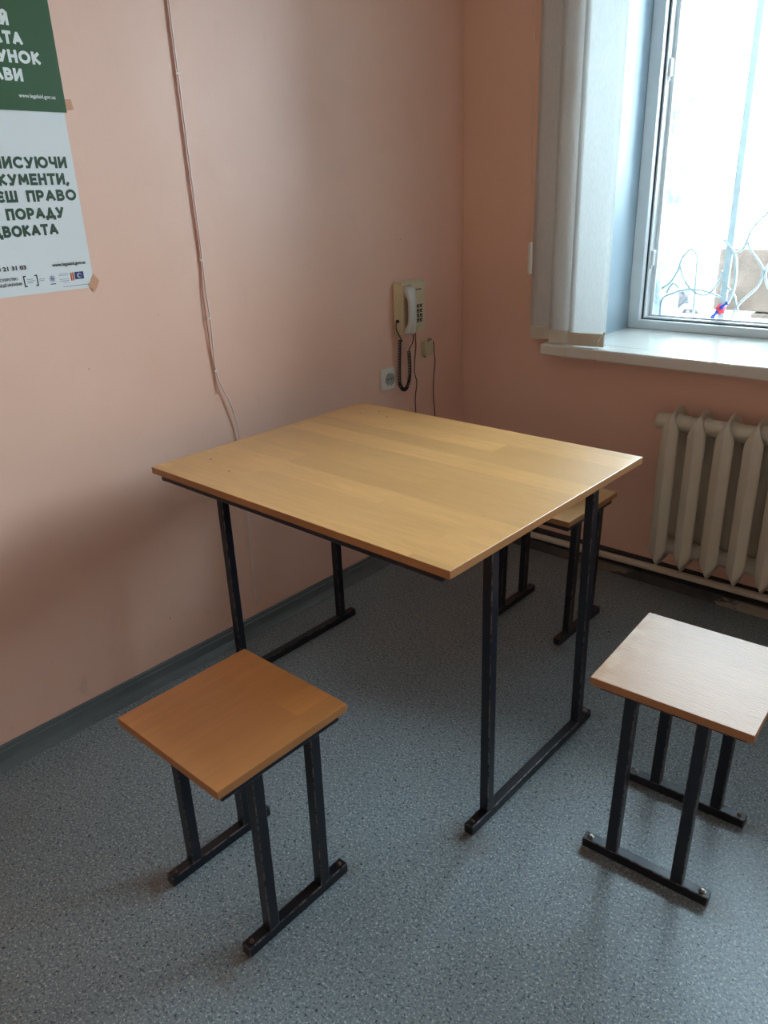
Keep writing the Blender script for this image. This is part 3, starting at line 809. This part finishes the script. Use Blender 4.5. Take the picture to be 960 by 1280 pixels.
bm = bmesh.new(); tube(bm, catmull([(0.030, -0.376, 0.835), (0.034, -0.388, 0.842), (0.036, -0.383, 0.853), (0.048, -0.380, 0.875), (0.058, -0.390, 0.902)], 6), 0.0019, 7)
bmesh.ops.translate(bm, verts=bm.verts, vec=-Vector(ce.location)); new_mesh_obj('lead', bm, M['coil'], ce, smooth=True)

bm = bmesh.new(); tube(bm, catmull([(0.022, -0.334, 0.897), (0.012, -0.322, 0.87), (0.006, -0.313, 0.84), (0.005, -0.320, 0.79), (0.006, -0.324, 0.74), (0.006, -0.312, 0.70), (0.005, -0.322, 0.64), (0.005, -0.320, 0.56), (0.005, -0.315, 0.40), (0.005, -0.32, 0.07)], 8), 0.0019, 7)
tag(new_mesh_obj('telephone_wire', bm, M['brown'], smooth=True), 'thin brown wire hanging from the telephone down behind the table', 'wire')

jk = empty('telephone_jack', (0.0, -0.249, 0.825), label='small yellowed telephone junction box right of the telephone', cat='junction box')
bm = bmesh.new(); box(bm, 0.0, 0.022, -0.026, 0.012, -0.028, 0.028, 0.003); new_mesh_obj('box', bm, M['jack'], jk)
bm = bmesh.new(); box(bm, 0.0, 0.019, 0.0135, 0.028, -0.026, 0.030, 0.003); new_mesh_obj('cover', bm, M['jack'], jk)
bm = bmesh.new(); tube(bm, [(0.008, -0.010, -0.028), (0.008, -0.010, -0.036)], [0.004, 0.002], 8); new_mesh_obj('clip', bm, M['brown'], jk)
bm = bmesh.new(); tube(bm, catmull([(0.024, -0.262, 0.853), (0.020, -0.248, 0.862), (0.016, -0.230, 0.858), (0.012, -0.211, 0.84), (0.007, -0.201, 0.80), (0.006, -0.195, 0.76), (0.006, -0.204, 0.70), (0.005, -0.206, 0.62), (0.005, -0.198, 0.54), (0.005, -0.198, 0.40), (0.005, -0.2, 0.07)], 8), 0.0018, 7)
tag(new_mesh_obj('jack_wire', bm, M['brown'], smooth=True), 'thin brown wire looping over the junction box and down the corner', 'wire')

so = empty('power_socket', (0.0, -0.481, 0.746), label='square ivory power socket left of the black coiled cord', cat='socket')
bm = bmesh.new(); box(bm, 0.0, 0.011, -0.038, 0.038, -0.040, 0.040, 0.003, 3); new_mesh_obj('faceplate', bm, M['socket'], so)
bm = bmesh.new(); lathe(bm, [(0.0235, 0.0105), (0.0235, 0.0150), (0.0215, 0.0150), (0.0205, 0.0060), (0.0195, 0.0112), (0.001, 0.0114)], (0, 0.004, 0), 'x', 32, cap=False)
new_mesh_obj('recess', bm, m_plain('socket_recess', srgb(150, 146, 134), 0.5), so, smooth=False)
for dy in (-.0095, .0095):
    bm = bmesh.new(); lathe(bm, [(0.0028, 0.010), (0.0028, 0.0125), (0.001, 0.0126)], (0, 0.004+dy, 0), 'x', 12); new_mesh_obj('contact_hole', bm, M['hole'], so)
bm = bmesh.new(); lathe(bm, [(0.002, 0.010), (0.002, 0.0125), (0.0008, 0.0128)], (0, 0.004, 0), 'x', 10); new_mesh_obj('screw', bm, M['bolt'], so)

# ------------------------------------------------------------------ white cable on the long wall
wc = empty('wall_cable', (0.0, -1.25, 0.70), label='thin white cable running down the long wall to the table', cat='cable')
bm = bmesh.new()
tube(bm, catmull([(0.004, -1.257, 2.69), (0.004, -1.258, 2.2), (0.004, -1.256, 1.863), (0.004, -1.255, 1.695), (0.004, -1.2525, 1.446), (0.004, -1.250, 1.237), (0.005, -1.252, 1.16), (0.006, -1.249, 1.07), (0.005, -1.2505, 0.99), (0.005, -1.250, 0.917), (0.008, -1.236, 0.865), (0.010, -1.219, 0.824), (0.010, -1.203, 0.77), (0.008, -1.194, 0.70), (0.006, -1.193, 0.5), (0.006, -1.20, 0.10)], 8), 0.0021, 7)
bmesh.ops.translate(bm, verts=bm.verts, vec=-Vector(wc.location)); new_mesh_obj('cable', bm, M['wire'], wc, smooth=True)
bm = bmesh.new()
tube(bm, catmull([(0.004, -1.2625, 2.69), (0.004, -1.262, 1.863), (0.004, -1.2595, 1.446), (0.004, -1.256, 1.237), (0.004, -1.262, 1.15), (0.005, -1.2615, 1.07), (0.004, -1.259, 0.98), (0.004, -1.254, 0.917), (0.003, -1.2535, 0.85)], 8), 0.0017, 6)
bmesh.ops.translate(bm, verts=bm.verts, vec=-Vector(wc.location)); new_mesh_obj('second_strand', bm, m_plain('wire_with_painted_shadow', srgb(196, 148, 136), 0.5), wc, smooth=True)  # second wire; its pinkish colour paints in the cable's reddish shadow
for z, y in ((1.70, -1.257), (1.237, -1.253), (1.075, -1.255), (0.92, -1.251), (2.15, -1.26)):
    bm = bmesh.new(); box(bm, 0.0, 0.0085, y-0.0065, y+0.0060, z-0.003, z+0.003, 0.001)
    bmesh.ops.translate(bm, verts=bm.verts, vec=-Vector(wc.location)); new_mesh_obj('cable_clip', bm, M['wire'], wc)

# ------------------------------------------------------------------ posters
def sheet(name, y0, y1, z0, z1, x, mat, label):
    e = empty(name, (x, y1, z0), label=label, cat='poster')
    bm = bmesh.new(); box(bm, -0.0004, 0.0, y0-y1, 0, 0, z1-z0); new_mesh_obj('sheet', bm, mat, e)
    return e
PR = -1.587; PW = 0.297
gp = sheet('green_poster', PR+0.006-PW, PR+0.006, 1.597, 2.015, 0.0026, M['green'], 'dark green poster with bold white words, above the white poster')
wp = sheet('white_poster', PR-PW, PR, 1.199, 1.619, 0.0012, M['paper'], 'white poster with dark green words and small logos, below the green one')
# heavy geometric capitals drawn as strokes on a unit-high grid
def _arc(cx, cy, rx, ry, a0, a1, n=10): return [(cx+rx*math.cos(math.radians(a0+(a1-a0)*k/n)), cy+ry*math.sin(math.radians(a0+(a1-a0)*k/n))) for k in range(n+1)]
GL = {
 'А': (.82, [[(0, 0), (.41, 1), (.82, 0)], [(.16, .30), (.66, .30)]]),
 'Б': (.62, [[(.56, 1), (0, 1), (0, 0)] + [(0, 0)] + _arc(.32, .30, .30, .30, -90, 90) + [(0, .60)]]),
 'В': (.62, [[(0, 0), (0, 1)] + _arc(.30, .77, .24, .23, 90, -90) + [(0, .54)], [(0, .54)] + _arc(.32, .27, .30, .27, 90, -90) + [(0, 0)]]),
 'Д': (.84, [[(.13, 0), (.42, 1), (.72, 0)], [(-.02, -.18), (-.02, 0), (.86, 0), (.86, -.18)]]),
 'Е': (.54, [[(.54, 1), (0, 1), (0, 0), (.54, 0)], [(0, .52), (.46, .52)]]),
 'Є': (.66, [_arc(.42, .5, .42, .5, 52, 308, 16), [(.05, .5), (.55, .5)]]),
 'Ж': (1.0, [[(.5, 0), (.5, 1)], [(0, 1), (.46, .5), (0, 0)], [(1, 1), (.54, .5), (1, 0)]]),
 'З': (.56, [_arc(.26, .76, .27, .24, 140, -90), _arc(.26, .27, .30, .27, 90, -145)]),
 'И': (.66, [[(0, 1), (0, 0), (.66, 1), (.66, 0)]]),
 'Й': (.66, [[(0, 1), (0, 0), (.66, 1), (.66, 0)], _arc(.33, 1.30, .17, .12, 200, 340)]),
 'І': (.0, [[(0, 0), (0, 1)]]),
 'К': (.62, [[(0, 0), (0, 1)], [(.56, 1), (.06, .52), (.62, 0)]]),
 'Л': (.74, [[(0, 0), (.37, 1), (.74, 0)]]),
 'М': (.86, [[(0, 0), (.08, 1), (.43, .28), (.78, 1), (.86, 0)]]),
 'Н': (.64, [[(0, 0), (0, 1)], [(.64, 0), (.64, 1)], [(0, .52), (.64, .52)]]),
 'О': (.94, [_arc(.47, .5, .47, .5, 0, 360, 24)]),
 'П': (.64, [[(0, 0), (0, 1), (.64, 1), (.64, 0)]]),
 'Р': (.58, [[(0, 0), (0, 1)] + _arc(.28, .70, .29, .30, 90, -90) + [(0, .40)]]),
 'С': (.78, [_arc(.46, .5, .46, .5, 48, 312, 18)]),
 'Т': (.64, [[(0, 1), (.64, 1)], [(.32, 1), (.32, 0)]]),
 'У': (.70, [[(0, 1), (.37, .30)], [(.70, 1), (.28, 0), (.08, 0)]]),
 'Х': (.68, [[(0, 0), (.68, 1)], [(0, 1), (.68, 0)]]),
 'Ч': (.58, [[(0, 1), (0, .62)] + _arc(.22, .62, .22, .20, 180, 270) + [(.58, .42)], [(.58, 0), (.58, 1)]]),
 'Ш': (.94, [[(0, 1), (0, 0), (.94, 0), (.94, 1)], [(.47, 0), (.47, 1)]]),
 'Ю': (1.14, [[(0, 0), (0, 1)], [(0, .5), (.28, .5)], _arc(.71, .5, .43, .5, 0, 360, 24)]),
 ',': (.06, [[(.06, .02), (-.02, -.22)]]),
}
def T_(p, oy, oz, s, right, base, size, mat, name='headline', bold=0.0011, width=None, rot=0.0, heavy=0.255):
    if name != 'headline':
        return text_part(s, name, right-oy, base-oz, size, mat, p, bold=bold*size/0.034, width=width, rot=rot)
    H = size; th = heavy*H; bm = bmesh.new(); x = 0.0; segs = []
    for ch in s:
        if ch == ' ': x += .42; continue
        wd, strokes = GL[ch]
        for st in strokes:                                   # sharp corners split a stroke in two butted bars
            cur = [st[0]]
            for k in range(1, len(st)):
                if st[k] == cur[-1]: continue
                if len(cur) > 1:
                    u1 = Vector((cur[-1][0]-cur[-2][0], cur[-1][1]-cur[-2][1])).normalized(); u2 = Vector((st[k][0]-cur[-1][0], st[k][1]-cur[-1][1])).normalized()
                    if u1.dot(u2) < 0.3: segs.append([(x+a, b) for a, b in cur]); cur = [cur[-1]]
                cur.append(st[k])
            segs.append([(x+a, b) for a, b in cur])
        x += wd+.42
    total = (x-.42)
    sx = (width-th)/total
    for li, st in enumerate(segs):
        P = [(right-oy-width+th/2+a*sx, base-oz+th/2+b*(H-th)) for a, b in st]
        P = [q for k, q in enumerate(P) if k == 0 or (q[0]-P[k-1][0])**2+(q[1]-P[k-1][1])**2 > 1e-12]
        n = len(P); closed = (P[0][0]-P[-1][0])**2+(P[0][1]-P[-1][1])**2 < 1e-10 and n > 3
        L, R = [], []
        for k in range(n):
            a = P[k-1] if k > 0 else (P[-2] if closed else None); b = P[k+1] if k < n-1 else (P[1] if closed else None)
            ds = []
            if a: d = Vector((P[k][0]-a[0], P[k][1]-a[1])).normalized(); ds.append(d)
            if b: d = Vector((b[0]-P[k][0], b[1]-P[k][1])).normalized(); ds.append(d)
            d = (ds[0]+ds[-1]); d = d.normalized() if d.length > 1e-6 else ds[0]
            m_ = 1/max(0.80, math.sqrt(max(0.0, (1+ds[0].dot(ds[-1]))/2)))
            nn = Vector((-d.y, d.x))*th/2*m_; c = Vector(P[k])
            if not closed and (k == 0 or k == n-1): c = c + (-d if k == 0 else d)*th*(0.5 if min(abs(d.x), abs(d.y)) < 0.08 else 0.30)
            L.append(c+nn); R.append(c-nn)
        zz = 0.00030+0.00001*(li % 5)
        vl = [bm.verts.new((zz, q.x, q.y)) for q in L]; vr = [bm.verts.new((zz, q.x, q.y)) for q in R]
        for k in range(n-1): bm.faces.new((vl[k], vr[k], vr[k+1], vl[k+1]))
    bmesh.ops.recalc_face_normals(bm, faces=bm.faces)
    for f in bm.faces:
        f.normal_update()
        if f.normal.x < 0: f.normal_flip()
    return new_mesh_obj(name, bm, mat, p)
oy, oz = PR+0.006, 1.597
SZ = 0.0255
for s, ry, zb, wd in (('БЕЗОПЛАТНИЙ', -1.681, 1.764, 0.20), ('АДВОКАТА', -1.657, 1.728, 0.185), ('ЗА РАХУНОК', -1.623, 1.692, 0.232), ('ДЕРЖАВИ', -1.672, 1.656, 0.165)):
    T_(gp, oy, oz, s, ry, zb, SZ, M['inkw'], width=wd, bold=0.0018)
T_(gp, oy, oz, 'www.legalaid.gov.ua', -1.603, 1.624, 0.0115, M['inkw'], 'web_address', width=0.087, bold=0.0006)
oy, oz = PR, 1.199
for s, ry, zb, wd in (('ПІДПИСУЮЧИ', -1.604, 1.477, 0.238), ('ДОКУМЕНТИ', -1.616, 1.441, 0.215), (',', -1.606, 1.441, 0.0085), ('МАЄШ  ПРАВО', -1.594, 1.405, 0.252), ('НА  ПОРАДУ', -1.633, 1.367, 0.205), ('АДВОКАТА', -1.656, 1.330, 0.182)):
    T_(wp, oy, oz, s, ry, zb, SZ, M['inkg'], width=wd, bold=0.0016)
T_(wp, oy, oz, 'www.legalaid.gov.ua', -1.601, 1.2575, 0.0115, M['inkk'], 'web_address', width=0.087, bold=0.0005)
T_(wp, oy, oz, '0 800 21 31 03', -1.752, 1.2575, 0.0130, M['inkk'], 'telephone_number', width=0.096)
T_(wp, oy, oz, 'МІНІСТЕРСТВО', -1.778, 1.2350, 0.0085, M['inkk'], 'ministry_name', width=0.062, bold=0.0004)
T_(wp, oy, oz, 'ЮСТИЦІЇ УКРАЇНИ', -1.770, 1.2225, 0.0085, M['inkk'], 'ministry_name', width=0.072, bold=0.0004)
def flat(name, rects, mat, parent, oy, oz, x=0.0003, d=0.0003):
    bm = bmesh.new()
    for (ya, yb, za, zb) in rects: box(bm, x-d, x, ya-oy, yb-oy, za-oz, zb-oz)
    return new_mesh_obj(name, bm, mat, parent)
flat('bracket_emblem', [(-1.765, -1.762, 1.217, 1.243), (-1.765, -1.758, 1.240, 1.243), (-1.765, -1.758, 1.217, 1.220)], M['inkk'], wp, oy, oz)
flat('bracket_emblem', [(-1.733, -1.730, 1.217, 1.243), (-1.737, -1.730, 1.240, 1.243), (-1.737, -1.730, 1.217, 1.220)], M['inkk'], wp, oy, oz)
flat('small_print', [(-1.757, -1.741, 1.2335, 1.2345), (-1.757, -1.738, 1.2295, 1.2305), (-1.757, -1.743, 1.2255, 1.2265), (-1.727, -1.712, 1.2315, 1.2323), (-1.727, -1.715, 1.2280, 1.2288)], M['inkk'], wp, oy, oz)
# radiating snowflake emblem
bm = bmesh.new(); cyy, czz = -1.694-oy, 1.2300-oz
for k in range(8):
    a = PI*k/8*2; c, s = math.cos(a), math.sin(a); w_ = 0.0011
    bm.faces.new([bm.verts.new((0.0003, cyy+p*c-q*s, czz+p*s+q*c)) for p, q in ((0.001, -w_), (0.0085, -w_*.6), (0.0085, w_*.6), (0.001, w_))])
    bm.faces.new([bm.verts.new((0.00032, cyy+p*c-q*s, czz+p*s+q*c)) for p, q in ((0.0045, 0), (0.006, -.0020), (0.0072, 0), (0.006, .0020))])
new_mesh_obj('star_emblem', bm, M['inkb'], wp)
flat('small_print', [(-1.701, -1.687, 1.2165, 1.2185)], M['inkn'], wp, oy, oz)
flat('small_print', [(-1.676, -1.652, z, z+.0011) for z in (1.2385, 1.2345, 1.2255, 1.2215)] + [(-1.668, -1.652, 1.2175, 1.2185), (-1.670, -1.606, 1.2075, 1.2088)], M['inkb'], wp, oy, oz)
flat('red_flag', [(-1.6465, -1.6375, 1.2205, 1.2395)], M['inkr'], wp, oy, oz); flat('flag_stripe', [(-1.6430, -1.6415, 1.2205, 1.2395)], M['inky'], wp, oy, oz, x=0.0006)
flat('navy_flag', [(-1.6355, -1.6115, 1.2225, 1.2400)], M['inkn'], wp, oy, oz)
bm = bmesh.new(); cyy, czz = -1.6235-oy, 1.2312-oz
for k in range(20):
    a0, a1 = 2*PI*k/22, 2*PI*(k+1)/22
    bm.faces.new([bm.verts.new((0.0006, cyy+r_*math.cos(a), czz+r_*math.sin(a))) for r_, a in ((0.0052, a0), (0.0060, a0), (0.0060, a1), (0.0052, a1))])
    if 3 < k < 17:
        bm.faces.new([bm.verts.new((0.0006, cyy+r_*math.cos(a), czz+r_*math.sin(a))) for r_, a in ((0.0026, a0), (0.0036, a0), (0.0036, a1), (0.0026, a1))])
new_mesh_obj('flag_ring', bm, M['inkw'], wp)
def tape(p, oy, oz, pts, x=0.0010):
    bm = bmesh.new(); A = [bm.verts.new((x, y-oy, z-oz)) for y, z in pts]; B = [bm.verts.new((x-.0004, y-oy, z-oz)) for y, z in pts]
    n = len(A)
    bm.faces.new(A); bm.faces.new(list(reversed(B)))
    for k in range(n): bm.faces.new((A[k], B[k], B[(k+1) % n], A[(k+1) % n]))
    bmesh.ops.recalc_face_normals(bm, faces=bm.faces); new_mesh_obj('tape', bm, M['tape'], p, label='strip of brownish clear tape')
tape(gp, PR+.006, 1.597, [(-1.590, 1.601), (-1.562, 1.604), (-1.565, 1.626), (-1.592, 1.625)], -0.0012)
tape(wp, PR, 1.199, [(-1.606, 1.208), (-1.590, 1.187), (-1.581, 1.198), (-1.572, 1.214), (-1.586, 1.232), (-1.597, 1.212)], 0.0008)
